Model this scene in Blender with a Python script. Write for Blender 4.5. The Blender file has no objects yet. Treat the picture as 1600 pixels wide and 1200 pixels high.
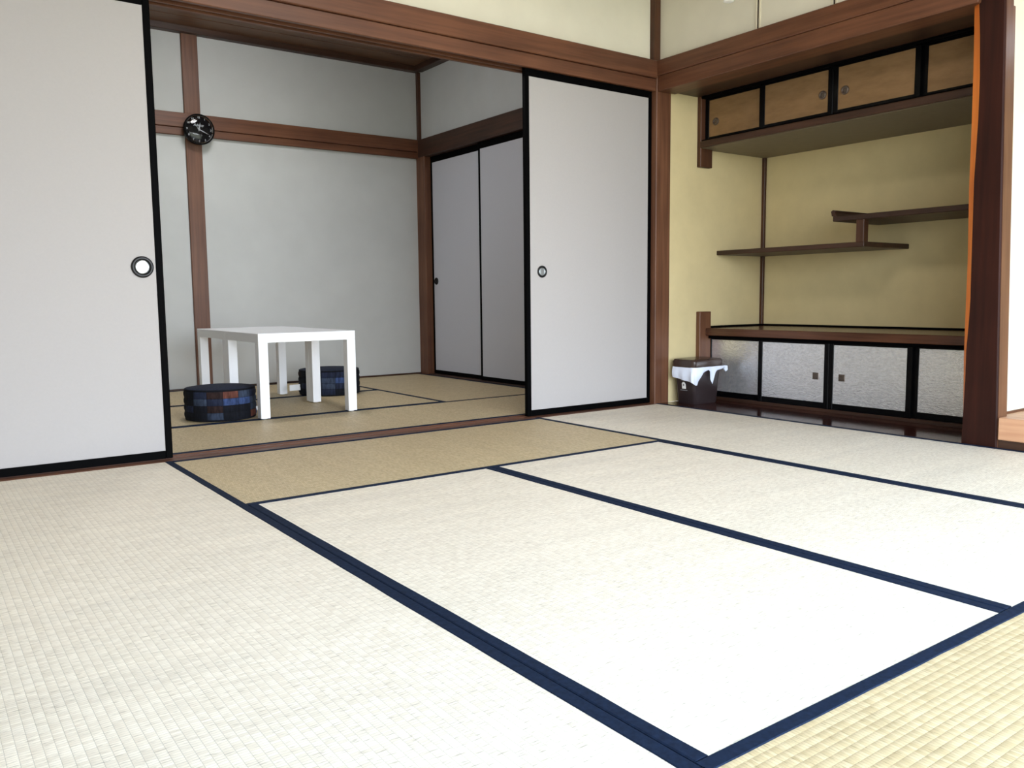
import bpy, bmesh, math, random
from mathutils import Vector, Matrix

random.seed(7)
SC = bpy.context.scene
COL = SC.collection
S = 0.63                      # metres per unit: every number below is in camera heights, floor at z = 0

# ------------------------------------------------------------------ camera
F_PX, PITCH, YAW, ROLL = 1307.761, 0.1038352, 0.6290686, 0.0104306
cy_, sy_, cp_, sp_ = math.cos(YAW), math.sin(YAW), math.cos(PITCH), math.sin(PITCH)
fw = Vector((sy_ * cp_, cy_ * cp_, -sp_))
rt = Vector((cy_, -sy_, 0))
dn = fw.cross(rt)
c_, s_ = math.cos(ROLL), math.sin(ROLL)
right = c_ * rt + s_ * dn
down = -s_ * rt + c_ * dn
cam_d = bpy.data.cameras.new('camera')
cam_d.sensor_width = 36.0
cam_d.lens = F_PX / 1600 * 36.0
cam_d.clip_start = 0.01
cam = bpy.data.objects.new('camera', cam_d)
COL.objects.link(cam)
cam.matrix_world = Matrix((
    (right.x, -down.x, -fw.x, 0.0),
    (right.y, -down.y, -fw.y, 0.0),
    (right.z, -down.z, -fw.z, S),
    (0, 0, 0, 1)))
SC.camera = cam

# ------------------------------------------------------------------ view, sky, sun
SC.view_settings.view_transform = 'Standard'
SC.view_settings.look = 'None'
SC.view_settings.gamma = 1.0
SC.view_settings.use_curve_mapping = False
SC.view_settings.exposure = 2.0

world = bpy.data.worlds.new('world')
SC.world = world
world.use_nodes = True
wn, wl = world.node_tree.nodes, world.node_tree.links
wn.clear()
w_out = wn.new('ShaderNodeOutputWorld')
w_bg = wn.new('ShaderNodeBackground')
w_tc = wn.new('ShaderNodeTexCoord')
w_sep = wn.new('ShaderNodeSeparateXYZ')
w_ramp = wn.new('ShaderNodeValToRGB')
w_ramp.color_ramp.elements[0].position = 0.0
w_ramp.color_ramp.elements[0].color = (0.95, 0.97, 1.0, 1)
w_ramp.color_ramp.elements[1].position = 0.45
w_ramp.color_ramp.elements[1].color = (0.56, 0.76, 1.0, 1)
wl.new(w_tc.outputs['Generated'], w_sep.inputs[0])
wl.new(w_sep.outputs['Z'], w_ramp.inputs[0])
wl.new(w_ramp.outputs[0], w_bg.inputs['Color'])
w_bg.inputs['Strength'].default_value = 3.0
wl.new(w_bg.outputs[0], w_out.inputs['Surface'])

sun_d = bpy.data.lights.new('sun', 'SUN')
sun_d.energy = 1.6
sun_d.color = (1.0, 0.93, 0.80)
sun_d.angle = math.radians(1.0)
sun = bpy.data.objects.new('sun', sun_d)
COL.objects.link(sun)
sun.rotation_euler = (math.radians(-14), math.radians(10), 0)      # high sun: falls on the garden, the eave keeps it out

def portal(name, loc, sx, sy, rot):
    d = bpy.data.lights.new(name, 'AREA')
    d.shape = 'RECTANGLE'
    d.size, d.size_y = sx * S, sy * S
    d.cycles.is_portal = True
    o = bpy.data.objects.new(name, d)
    o.location = Vector(loc) * S
    o.rotation_euler = rot
    COL.objects.link(o)
portal('window_portal', (2.4, -0.55, 1.65), 6.4, 3.4, (math.radians(90), 0, 0))

# ------------------------------------------------------------------ materials
def new_mat(name):
    m = bpy.data.materials.new(name)
    m.use_nodes = True
    nt = m.node_tree
    b = nt.nodes['Principled BSDF']
    return m, nt, b

def srgb(r, g, b):
    f = lambda v: (v / 255 / 12.92) if v / 255 <= 0.04045 else ((v / 255 + 0.055) / 1.055) ** 2.4
    return (f(r), f(g), f(b), 1)

def N(nt, kind, **kw):
    n = nt.nodes.new(kind)
    for k, v in kw.items():
        setattr(n, k, v)
    return n

def mapped(nt, scale, rot=(0, 0, 0)):
    tc = N(nt, 'ShaderNodeTexCoord')
    mp = N(nt, 'ShaderNodeMapping')
    mp.inputs['Scale'].default_value = scale
    mp.inputs['Rotation'].default_value = rot
    nt.links.new(tc.outputs['Object'], mp.inputs['Vector'])
    return mp.outputs['Vector']

def noise(nt, vec, scale, detail=3.0, rough=0.55):
    n = N(nt, 'ShaderNodeTexNoise')
    n.inputs['Scale'].default_value = scale
    n.inputs['Detail'].default_value = detail
    n.inputs['Roughness'].default_value = rough
    nt.links.new(vec, n.inputs['Vector'])
    return n.outputs[0]

def ramp(nt, fac, stops):
    r = N(nt, 'ShaderNodeValToRGB')
    els = r.color_ramp.elements
    while len(els) < len(stops):
        els.new(0.5)
    for e, (p, c) in zip(els, stops):
        e.position, e.color = p, c
    nt.links.new(fac, r.inputs[0])
    return r.outputs[0]

def bump(nt, b, height, strength, dist=0.002):
    n = N(nt, 'ShaderNodeBump')
    n.inputs['Strength'].default_value = strength
    n.inputs['Distance'].default_value = dist
    nt.links.new(height, n.inputs['Height'])
    nt.links.new(n.outputs[0], b.inputs['Normal'])

def plain(name, col, rough=0.5, metal=0.0, vary=0.0, nscale=30, bumps=0.0, spec=0.5):
    m, nt, b = new_mat(name)
    b.inputs['Roughness'].default_value = rough
    b.inputs['Metallic'].default_value = metal
    b.inputs['Specular IOR Level'].default_value = spec
    if vary or bumps:
        f = noise(nt, mapped(nt, (1, 1, 1)), nscale, 4)
        lo = tuple(c * (1 - vary) for c in col[:3]) + (1,)
        hi = tuple(min(1, c * (1 + vary)) for c in col[:3]) + (1,)
        nt.links.new(ramp(nt, f, [(0.3, lo), (0.7, hi)]), b.inputs['Base Color'])
        if bumps:
            bump(nt, b, f, bumps)
    else:
        b.inputs['Base Color'].default_value = col
    return m

def wood(name, light, dark, axis, rough=0.45, fine=1.0, spec=0.4):
    m, nt, b = new_mat(name)
    b.inputs['Specular IOR Level'].default_value = spec
    sc = [38 * fine, 38 * fine, 38 * fine]
    sc['xyz'.index(axis)] = 1.6 * fine
    v = mapped(nt, sc)
    f = noise(nt, v, 1.0, 5, 0.6)
    f2 = noise(nt, mapped(nt, (2.5, 2.5, 2.5)), 1.0, 2)
    mix = N(nt, 'ShaderNodeMath', operation='MULTIPLY_ADD')
    mix.inputs[1].default_value = 0.35
    nt.links.new(f2, mix.inputs[0])
    half = N(nt, 'ShaderNodeMath', operation='MULTIPLY')
    half.inputs[1].default_value = 0.65
    nt.links.new(f, half.inputs[0])
    nt.links.new(half.outputs[0], mix.inputs[2])
    nt.links.new(ramp(nt, mix.outputs[0], [(0.36, dark), (0.62, light)]), b.inputs['Base Color'])
    b.inputs['Roughness'].default_value = rough
    bump(nt, b, f, 0.15, 0.001)
    return m

def rush(name, c1, c2, along):
    """woven rush: rows of short dashes, one dash 10 mm by 5 mm; ALONG is the axis the strands follow"""
    m, nt, b = new_mat(name)
    v = mapped(nt, (1, 1, 1), (0, 0, math.pi / 2) if along == 'x' else (0, 0, 0))
    br = N(nt, 'ShaderNodeTexBrick')
    br.offset, br.offset_frequency, br.squash = 0.5, 2, 1.0
    br.inputs['Color1'].default_value = c1
    br.inputs['Color2'].default_value = c2
    br.inputs['Mortar'].default_value = tuple(0.74 * (p + q) / 2 for p, q in zip(c1[:3], c2[:3])) + (1,)
    br.inputs['Scale'].default_value = 1.0
    br.inputs['Mortar Size'].default_value = 0.0006
    br.inputs['Mortar Smooth'].default_value = 0.7
    br.inputs['Bias'].default_value = -0.1
    br.inputs['Brick Width'].default_value = 0.0068
    br.inputs['Row Height'].default_value = 0.0155
    nt.links.new(v, br.inputs['Vector'])
    # blotches and long faded streaks on top of the weave
    sv = mapped(nt, (0.9, 7, 1) if along == 'x' else (7, 0.9, 1))
    st = ramp(nt, noise(nt, sv, 1.6, 4), [(0.3, (0.90, 0.90, 0.90, 1)), (0.7, (1, 1, 1, 1))])
    mx = N(nt, 'ShaderNodeMix', data_type='RGBA', blend_type='MULTIPLY')
    mx.inputs[0].default_value = 1.0
    nt.links.new(br.outputs['Color'], mx.inputs[6])
    nt.links.new(st, mx.inputs[7])
    nt.links.new(mx.outputs[2], b.inputs['Base Color'])
    inv = N(nt, 'ShaderNodeMath', operation='SUBTRACT')
    inv.inputs[0].default_value = 1.0
    nt.links.new(br.outputs['Fac'], inv.inputs[1])
    fs = noise(nt, mapped(nt, (45, 420, 1) if along == 'x' else (420, 45, 1)), 1.0, 2)
    add = N(nt, 'ShaderNodeMath', operation='MULTIPLY_ADD')
    add.inputs[1].default_value = 0.8
    nt.links.new(fs, add.inputs[0]); nt.links.new(inv.outputs[0], add.inputs[2])
    # every column of the weave is a low rounded rib
    tc = N(nt, 'ShaderNodeTexCoord')
    sp = N(nt, 'ShaderNodeSeparateXYZ')
    nt.links.new(tc.outputs['Object'], sp.inputs[0])
    ph = N(nt, 'ShaderNodeMath', operation='MULTIPLY')
    ph.inputs[1].default_value = math.pi / 0.0155
    nt.links.new(sp.outputs['X' if along == 'x' else 'Y'], ph.inputs[0])
    sn = N(nt, 'ShaderNodeMath', operation='SINE'); nt.links.new(ph.outputs[0], sn.inputs[0])
    ab = N(nt, 'ShaderNodeMath', operation='ABSOLUTE'); nt.links.new(sn.outputs[0], ab.inputs[0])
    rib = N(nt, 'ShaderNodeMath', operation='MULTIPLY_ADD'); rib.inputs[1].default_value = 0.8
    nt.links.new(ab.outputs[0], rib.inputs[0]); nt.links.new(add.outputs[0], rib.inputs[2])
    bump(nt, b, rib.outputs[0], 0.4, 0.0014)
    # dark slits between strands
    slit = ramp(nt, noise(nt, mapped(nt, (40, 330, 1) if along == 'x' else (330, 40, 1)), 1.0, 1), [(0.27, (0.66, 0.64, 0.60, 1)), (0.40, (1, 1, 1, 1))])
    m2 = N(nt, 'ShaderNodeMix', data_type='RGBA', blend_type='MULTIPLY')
    m2.inputs[0].default_value = 1.0
    nt.links.new(mx.outputs[2], m2.inputs[6]); nt.links.new(slit, m2.inputs[7])
    nt.links.new(m2.outputs[2], b.inputs['Base Color'])
    b.inputs['Roughness'].default_value = 0.5
    b.inputs['Specular IOR Level'].default_value = 0.35
    return m

WM = srgb(112, 72, 50); WD = srgb(80, 48, 33)
M = {}
M['wood_x'] = wood('brown_wood_x', WM, WD, 'x')
M['wood_y'] = wood('brown_wood_y', WM, WD, 'y')
M['wood_z'] = wood('brown_wood_z', srgb(112, 75, 53), WD, 'z')
M['dark_x'] = wood('dark_wood_x', srgb(72, 47, 34), srgb(46, 30, 22), 'x')
M['dark_y'] = wood('dark_wood_y', srgb(72, 47, 34), srgb(46, 30, 22), 'y')
M['dark_z'] = wood('dark_wood_z', srgb(88, 55, 36), srgb(58, 35, 24), 'z')
M['pale_y'] = wood('pale_wood_y', srgb(205, 160, 125), srgb(180, 130, 98), 'y', 0.4)
M['board'] = wood('lacquered_floor_board', srgb(66, 34, 26), srgb(44, 22, 18), 'y', 0.12)
M['counter'] = wood('polished_counter_wood', srgb(92, 58, 40), srgb(62, 38, 27), 'y', 0.22)
M['pillar'] = wood('alcove_pillar_wood', srgb(52, 25, 18), srgb(34, 16, 12), 'z', 0.5, spec=0.12)
M['sapwood'] = wood('orange_sapwood', srgb(222, 128, 52), srgb(190, 100, 38), 'z', 0.4)
M['ceil_wood'] = wood('ceiling_wood', srgb(112, 80, 54), srgb(86, 58, 40), 'x')
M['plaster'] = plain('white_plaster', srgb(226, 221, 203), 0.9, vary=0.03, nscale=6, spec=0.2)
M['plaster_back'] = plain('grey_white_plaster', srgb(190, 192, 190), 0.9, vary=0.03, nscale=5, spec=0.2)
M['plaster_yellow'] = plain('yellow_green_plaster', srgb(206, 190, 146), 0.9, vary=0.04, nscale=8, spec=0.2)
M['paper'] = plain('door_paper', srgb(172, 168, 166), 0.75, vary=0.012, nscale=120, spec=0.25)
M['paper_closet'] = plain('closet_door_paper', srgb(188, 189, 196), 0.75, vary=0.012, nscale=120, spec=0.25)
M['lacquer'] = plain('black_lacquer', (0.0018, 0.0018, 0.002, 1), 0.5, spec=0.02)
M['lacquer_gloss'] = plain('black_lacquer_gloss', (0.002, 0.002, 0.0024, 1), 0.25, spec=0.12)
M['iron'] = plain('black_iron', (0.012, 0.012, 0.013, 1), 0.4, metal=0.5)
M['steel'] = plain('brushed_steel', (0.72, 0.78, 0.82, 1), 0.28, metal=1.0)
M['bronze'] = plain('bronze', (0.16, 0.13, 0.11, 1), 0.35, metal=0.8)
M['white_lam'] = plain('white_laminate', srgb(240, 241, 243), 0.28)
M['white_plastic'] = plain('white_plastic', srgb(232, 232, 228), 0.4)
M['border'] = plain('navy_cloth_border', srgb(22, 34, 54), 0.75, vary=0.3, nscale=90, bumps=0.12, spec=0.1)
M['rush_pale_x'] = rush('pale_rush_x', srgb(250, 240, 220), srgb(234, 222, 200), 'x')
M['rush_tan_y'] = rush('tan_rush_y', srgb(216, 196, 156), srgb(194, 172, 130), 'y')  # tan is partly rush colour, partly this weave direction's duller sheen put into colour
M['bin'] = plain('dark_brown_plastic', srgb(46, 37, 38), 0.3)
M['bin_lid'] = plain('brown_plastic_lid', srgb(58, 44, 38), 0.25)
M['bag'] = plain('white_bin_bag', srgb(226, 234, 250), 0.35)
M['tag'] = plain('white_tag', srgb(235, 235, 232), 0.6)
M['print'] = plain('grey_print', srgb(120, 120, 122), 0.6)
M['floor_under'] = wood('subfloor_boards', srgb(150, 110, 75), srgb(118, 82, 54), 'x')
M['garden'] = plain('garden_ground', (0.36, 0.31, 0.19, 1), 0.95, vary=0.3, nscale=3)
M['batten'] = plain('cream_batten', srgb(222, 214, 190), 0.6)
M['seam'] = plain('joint_shadow_gap', srgb(70, 62, 50), 0.9)
def lit(name, col, k):
    m, nt, b = new_mat(name)
    b.inputs['Base Color'].default_value = col
    b.inputs['Emission Color'].default_value = col
    b.inputs['Emission Strength'].default_value = k
    return m
M['lamp_lit'] = lit('lit_lamp_diffuser', (0.97, 0.98, 1.0, 1), 8.0)

M['fill_main'] = lit('added_fill_glow', (1.0, 0.96, 0.90, 1), 7.0)  # glow of the fill light added over the main room
def foil():
    m, nt, b = new_mat('silver_embossed_paper')
    b.inputs['Base Color'].default_value = (0.80, 0.80, 0.81, 1)
    b.inputs['Metallic'].default_value = 0.75
    b.inputs['Roughness'].default_value = 0.24
    f = noise(nt, mapped(nt, (95, 60, 150)), 1.0, 4, 0.65)
    nt.links.new(ramp(nt, f, [(0.35, (0.70, 0.71, 0.74, 1)), (0.6, (0.93, 0.94, 0.97, 1))]), b.inputs['Base Color'])
    bump(nt, b, f, 0.55, 0.004)
    return m
M['foil'] = foil()
def gold():
    m, nt, b = new_mat('tan_gold_paper')
    f = noise(nt, mapped(nt, (9, 9, 30)), 1.0, 4, 0.6)
    nt.links.new(ramp(nt, f, [(0.3, srgb(128, 99, 66)), (0.7, srgb(146, 114, 78))]), b.inputs['Base Color'])
    b.inputs['Roughness'].default_value = 0.5
    b.inputs['Metallic'].default_value = 0.25
    return m
M['gold'] = gold()
def denim(name, col, k=3.0):
    m, nt, b = new_mat(name)
    f = noise(nt, mapped(nt, (70, 70, 12)), 1.0, 4, 0.65)
    lo = tuple(c * 0.55 for c in col[:3]) + (1,)
    hi = tuple(min(1, c * 1.5) for c in col[:3]) + (1,)
    nt.links.new(ramp(nt, f, [(0.35, lo), (0.7, hi)]), b.inputs['Base Color'])
    b.inputs['Roughness'].default_value = 0.85
    b.inputs['Specular IOR Level'].default_value = 0.2
    return m
DEN = {'k': denim('black_cloth', (0.005, 0.006, 0.010, 1)), 'n': denim('navy_denim', (0.014, 0.019, 0.040, 1)),
       'b': denim('blue_denim', (0.035, 0.060, 0.15, 1)), 'g': denim('slate_denim', (0.032, 0.044, 0.072, 1)),
       'r': denim('rust_cloth', (0.11, 0.040, 0.028, 1)), 'w': denim('brown_cloth', (0.022, 0.012, 0.011, 1))}

# ------------------------------------------------------------------ mesh helpers
class MB:
    def __init__(self):
        self.bm = bmesh.new()
    def box(self, x0, x1, y0, y1, z0, z1, bev=0.0, seg=1):
        bm = bmesh.new()
        vs = [bm.verts.new((x, y, z)) for x in (x0, x1) for y in (y0, y1) for z in (z0, z1)]
        for f in ((0, 1, 3, 2), (4, 6, 7, 5), (0, 4, 5, 1), (2, 3, 7, 6), (0, 2, 6, 4), (1, 5, 7, 3)):
            bm.faces.new([vs[i] for i in f])
        bmesh.ops.recalc_face_normals(bm, faces=bm.faces)
        if bev:
            bmesh.ops.bevel(bm, geom=list(bm.edges), offset=bev, segments=seg, affect='EDGES', profile=0.5)
        self.add(bm)
        return self
    def add(self, bm, mat=None):
        me = bpy.data.meshes.new('tmp')
        bm.to_mesh(me); bm.free()
        if mat is not None:
            me.transform(mat)
        self.bm.from_mesh(me)
        bpy.data.meshes.remove(me)
    def cyl(self, c, r, h, axis='z', seg=32, r2=None, bev=0.0, bseg=2):
        bm = bmesh.new()
        bmesh.ops.create_cone(bm, cap_ends=True, segments=seg, radius1=r, radius2=r if r2 is None else r2, depth=h)
        if bev:
            es = [e for e in bm.edges if len(e.link_faces) == 2 and any(len(f.verts) > 4 for f in e.link_faces)]
            bmesh.ops.bevel(bm, geom=es, offset=bev, segments=bseg, affect='EDGES', profile=0.5)
        R = {'z': Matrix(), 'y': Matrix.Rotation(math.pi / 2, 4, 'X'), 'x': Matrix.Rotation(math.pi / 2, 4, 'Y')}[axis]
        self.add(bm, Matrix.Translation(c) @ R)
        return self
    def torus(self, c, R, r, axis='z', seg=40, ms=10):
        bm = bmesh.new()
        g = [[bm.verts.new(((R + r * math.cos(b)) * math.cos(a), (R + r * math.cos(b)) * math.sin(a), r * math.sin(b)))
              for b in [2 * math.pi * j / ms for j in range(ms)]] for a in [2 * math.pi * i / seg for i in range(seg)]]
        for i in range(seg):
            for j in range(ms):
                bm.faces.new((g[i][j], g[(i + 1) % seg][j], g[(i + 1) % seg][(j + 1) % ms], g[i][(j + 1) % ms]))
        bmesh.ops.recalc_face_normals(bm, faces=bm.faces)
        Q = {'z': Matrix(), 'y': Matrix.Rotation(math.pi / 2, 4, 'X'), 'x': Matrix.Rotation(math.pi / 2, 4, 'Y')}[axis]
        self.add(bm, Matrix.Translation(c) @ Q)
        return self
    def tube(self, pts, r, seg=8):
        bm = bmesh.new()
        rings = []
        for i, p in enumerate(pts):
            p = Vector(p)
            d = (Vector(pts[min(i + 1, len(pts) - 1)]) - Vector(pts[max(i - 1, 0)])).normalized()
            u = d.cross(Vector((0, 0, 1)))
            if u.length < 1e-3:
                u = d.cross(Vector((1, 0, 0)))
            u.normalize(); v = d.cross(u)
            rings.append([bm.verts.new(p + r * (math.cos(a) * u + math.sin(a) * v)) for a in [2 * math.pi * k / seg for k in range(seg)]])
        for a, b in zip(rings, rings[1:]):
            for k in range(seg):
                bm.faces.new((a[k], a[(k + 1) % seg], b[(k + 1) % seg], b[k]))
        bm.faces.new(rings[0]); bm.faces.new(rings[-1])
        bmesh.ops.recalc_face_normals(bm, faces=bm.faces)
        self.add(bm)
        return self
    def poly(self, pts, thick, axis):
        """prism: closed outline PTS extruded by THICK along AXIS"""
        bm = bmesh.new()
        d = {'x': Vector((thick, 0, 0)), 'y': Vector((0, thick, 0)), 'z': Vector((0, 0, thick))}[axis]
        a = [bm.verts.new(p) for p in pts]
        b = [bm.verts.new(Vector(p) + d) for p in pts]
        bm.faces.new(a); bm.faces.new(list(reversed(b)))
        n = len(pts)
        for i in range(n):
            bm.faces.new((a[i], b[i], b[(i + 1) % n], a[(i + 1) % n]))
        bmesh.ops.recalc_face_normals(bm, faces=bm.faces)
        self.add(bm)
        return self

def world_loc(o):
    p = Vector((0, 0, 0))
    while o is not None:
        p += o.location
        o = o.parent
    return p

def obj(name, mb, mat, parent=None, origin=None, smooth=False, label=None):
    """links MB (drawn in room units) as ONE mesh object; its origin is ORIGIN, or its parent's"""
    me = bpy.data.meshes.new(name)
    mb.bm.to_mesh(me); mb.bm.free()
    me.transform(Matrix.Scale(S, 4))
    o = bpy.data.objects.new(name, me)
    COL.objects.link(o)
    base = world_loc(parent) if parent is not None else Vector((0, 0, 0))
    at = Vector(origin) * S if origin is not None else base
    me.transform(Matrix.Translation(-at))
    o.location = at - base
    o.parent = parent
    for m in (mat if isinstance(mat, (list, tuple)) else [mat]):
        me.materials.append(m)
    if smooth:
        for p in me.polygons:
            p.use_smooth = True
        try:
            me.set_sharp_from_angle(angle=math.radians(35))
        except Exception:
            pass
    if label:
        o['label'] = label
    return o

def tag(o, label, cat, group=None, kind=None):
    o['label'] = label
    o['category'] = cat
    if group:
        o['group'] = group
    if kind:
        o['kind'] = kind
    return o

def empty(name, loc, label, cat, group=None, kind=None):
    o = bpy.data.objects.new(name, None)
    COL.objects.link(o)
    o.empty_display_size = 0.05
    o.location = Vector(loc) * S
    return tag(o, label, cat, group, kind)

def copy_tree(o, parent=None):
    c = o.copy()
    COL.objects.link(c)
    c.parent = parent
    for ch in list(o.children):
        copy_tree(ch, c)
    return c

def struct(name, mb, mat, label, cat, origin=None):
    o = obj(name, mb, mat, origin=origin)
    return tag(o, label, cat, kind='structure')

def B(*a, **k):
    return MB().box(*a, **k)

# ================================================================== SETTING
YF = 5.45          # wall with the sliding doors (front of its posts)
XR = 5.65          # right wall line (front of the alcoves)
XB = 7.14          # back of the alcoves
YB = 9.65          # far wall of the second room
XC = 5.57          # closet wall of the second room
XL, Y0 = -2.3, -0.42
CE = 3.75          # ceiling of the main room
CB = 3.95          # ceiling of the second room

sub = MB().box(XL - .2, 7.4, Y0, 9.9, -0.20, -0.075)
struct('floor', sub, M['floor_under'], 'timber subfloor under the tatami mats of both rooms', 'floor', (0, 0, 0))
side = MB().box(XL, -0.145, Y0, YF, -0.075, 0.0)
struct('floor_side', side, M['floor_under'], 'bare wooden floor strip beyond the tatami on the window side', 'floor', (-.5, 2, 0))

# walls of the main room
struct('wall_left', B(XL - .12, XL, Y0, YF + .2, 0, CE), M['plaster'], 'white plaster wall closing the main room beside the camera', 'wall')
struct('wall_front', MB().box(XL - .1, 5.58, 5.52, 5.62, 2.9, CE + .3), M['plaster'], 'white plaster wall strip above the brown lintel over the sliding doors', 'wall')
struct('wall_front_end', B(XL - .1, -0.16, 5.5, 5.62, 0, 2.9), M['plaster'], 'white plaster wall beside the outer edge of the left sliding door', 'wall')
struct('wall_right', B(5.66, 5.78, Y0, 5.62, 3.0, CE), M['plaster'], 'cream plaster wall above the brown lintel of the alcove with two thin vertical battens', 'wall')
# window side (behind the camera)
ww = MB()
ww.box(XL - .1, 7.3, Y0 - .12, Y0, 3.35, CE)
ww.box(XL - .1, -0.7, Y0 - .12, Y0, 2.84, 3.35)
ww.box(5.55, 7.3, Y0 - .12, Y0, 2.84, 3.35)
ww.box(XL - .1, -0.7, Y0 - .12, Y0, 0, 2.84)
ww.box(5.55, 5.9, Y0 - .12, Y0, 0, 2.84)
ww.box(6.95, 7.3, Y0 - .12, Y0, 0, 2.84)
ww.box(5.9, 6.95, Y0 - .12, Y0, 0, 0.9)
struct('wall_window', ww, M['plaster'], 'plaster wall with the wide veranda opening behind the camera', 'wall')
struct('ceiling', B(XL - .1, 7.3, Y0 - .12, 5.62, CE, CE + .1), M['ceil_wood'], 'wooden board ceiling of the main room above the picture', 'ceiling')

# window frame behind the camera, veranda, eave and garden
wf = empty('window_1', (2.4, Y0 - .06, 0), 'open veranda window frame behind the camera with brown posts', 'window', kind='structure')
obj('frame', MB().box(-0.7, 5.55, Y0 - .14, Y0 - .02, 2.76, 2.84), M['wood_x'], wf)
obj('frame', MB().box(-0.7, 5.55, Y0 - .14, Y0 - .02, -0.06, 0.0), M['wood_x'], wf)
for x in (-0.7, 5.47):
    obj('post', B(x, x + .08, Y0 - .14, Y0 - .02, 0, 2.76), M['wood_z'], wf)
w2 = empty('window_2', (6.4, Y0 - .06, 0.9), 'open lattice window in the side wall of the raised alcove', 'window', kind='structure')
for x in (5.9, 6.41, 6.91):
    obj('post', B(x, x + .04, Y0 - .1, Y0 - .04, 0.9, 2.84), M['wood_z'], w2)
struct('veranda', MB().box(XL - .2, 7.4, -2.0, Y0, -0.25, -0.06), M['floor_under'], 'wooden veranda outside the window opening', 'veranda')
struct('roof_eave', MB().box(XL - 1.5, 8.5, -1.9, Y0 - .12, 3.55, 3.65), M['dark_x'], 'deep wooden eave above the veranda', 'eave')
struct('ground', MB().box(-45, 50, -70, -2.0, -1.1, -0.95), M['garden'], 'sunlit garden ground beyond the veranda', 'ground')

# second room
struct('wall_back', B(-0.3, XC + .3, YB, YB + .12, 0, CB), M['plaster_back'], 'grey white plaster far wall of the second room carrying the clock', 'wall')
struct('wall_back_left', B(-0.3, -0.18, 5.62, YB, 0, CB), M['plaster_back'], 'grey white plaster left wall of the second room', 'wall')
cw = MB()
cw.box(XC + .02, XC + .12, 5.62, YB, 2.98, CB)
cw.box(XC + .02, XC + .12, 5.62, 6.98, 0, 2.98)
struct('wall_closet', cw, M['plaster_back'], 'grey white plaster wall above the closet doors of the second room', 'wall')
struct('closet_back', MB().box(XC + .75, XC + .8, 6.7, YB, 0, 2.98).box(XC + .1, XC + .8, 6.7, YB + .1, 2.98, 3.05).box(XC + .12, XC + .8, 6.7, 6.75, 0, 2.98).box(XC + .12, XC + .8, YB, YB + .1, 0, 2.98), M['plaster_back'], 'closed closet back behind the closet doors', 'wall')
cl = empty('ceiling_back', (2.7, 7.6, CB), 'brown wooden board ceiling of the second room', 'ceiling', kind='structure')
n_b = 10
for i in range(n_b):
    y0 = 5.62 + (YB - 5.62) * i / n_b
    obj('board', B(-0.2, XC + .1, y0 + .006, y0 + (YB - 5.62) / n_b - .006, CB - .03, CB + .06, bev=.006), M['ceil_wood'], cl)

# trims: posts, rails, lintels
def trim(n, mb, mat, label, cat='post'):
    return struct('trim_%d' % n, mb, mat, label, cat)
CP = empty('trim_1', (5.69, 5.5, 0), 'brown corner post between the right sliding door and the alcove', 'post', kind='structure')
obj('shaft', B(5.6, 5.785, YF, 5.66, -0.07, 3.0, bev=.006), M['wood_z'], CP)
obj('upper_shaft', B(5.585, 5.66, 5.47, 5.56, 2.9, CE), M['dark_z'], CP)
# lintel over the sliding doors: rail above, grooved track below
L = empty('trim_2', (2.4, 5.5, 2.8), 'long brown wooden lintel over the sliding doors between the rooms', 'lintel', kind='structure')
obj('rail', B(XL, 5.6, 5.44, 5.56, 2.922, 3.075, bev=.006), M['wood_x'], L)
tk = MB()
tk.box(XL, 5.6, 5.463, 5.50, 2.815, 2.92, bev=.004)
tk.box(XL, 5.6, 5.50, 5.66, 2.86, 2.92)
tk.box(XL, 5.6, 5.565, 5.58, 2.815, 2.86)
tk.box(XL, 5.6, 5.635, 5.66, 2.815, 2.92)
obj('track', tk, M['wood_x'], L)
# alcove lintel on the right
L2 = empty('trim_3', (5.65, 4.0, 2.8), 'long brown wooden lintel over the shelf alcove', 'lintel', kind='structure')
obj('rail', B(5.60, 5.72, 2.69, 5.47, 2.945, 3.078, bev=.006), M['wood_y'], L2)
obj('lower_rail', B(5.612, 5.83, 2.69, 5.45, 2.812, 2.945, bev=.006), M['wood_y'], L2)
# sill under the sliding doors
sl = MB()
sl.box(XL, 5.6, 5.425, 5.50, -0.07, 0.0, bev=.003)
sl.box(XL, 5.6, 5.50, 5.565, -0.07, -0.012)
sl.box(XL, 5.6, 5.565, 5.58, -0.07, 0.0)
sl.box(XL, 5.6, 5.58, 5.63, -0.07, -0.012)
sl.box(XL, 5.6, 5.63, 5.655, -0.07, 0.0, bev=.003)
trim(4, sl, M['wood_x'], 'grooved brown wooden threshold between the two tatami rooms', 'threshold')
# second room trims
T5 = empty('trim_5', (2.72, YB - .03, 0), 'brown wooden post on the far wall behind the clock', 'post', kind='structure')
obj('shaft', B(2.645, 2.815, YB - .035, YB + .02, -0.07, 3.86, bev=.005), M['wood_z'], T5)
T6 = empty('trim_6', (2.7, YB - .04, 2.78), 'brown wooden rail across the far wall at clock height', 'rail', kind='structure')
obj('rail', B(-0.18, 5.54, YB - .055, YB + .01, 2.862, 3.015, bev=.005), M['wood_x'], T6)
obj('lower_strip', B(-0.18, 5.54, YB - .042, YB + .01, 2.78, 2.858, bev=.004), M['wood_x'], T6)
trim(7, B(-0.18, XC, YB - .09, YB + .01, 3.855, CB - .02, bev=.006), M['dark_x'], 'dark brown cornice along the top of the far wall', 'cornice')
trim(8, B(XC - .09, XC + .05, 5.66, YB - .08, 3.855, CB - .02, bev=.006), M['dark_y'], 'dark brown cornice above the closet wall', 'cornice')
T9 = empty('trim_9', (5.6, 9.55, 0), 'brown corner post of the second room beside the closet doors', 'post', kind='structure')
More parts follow.
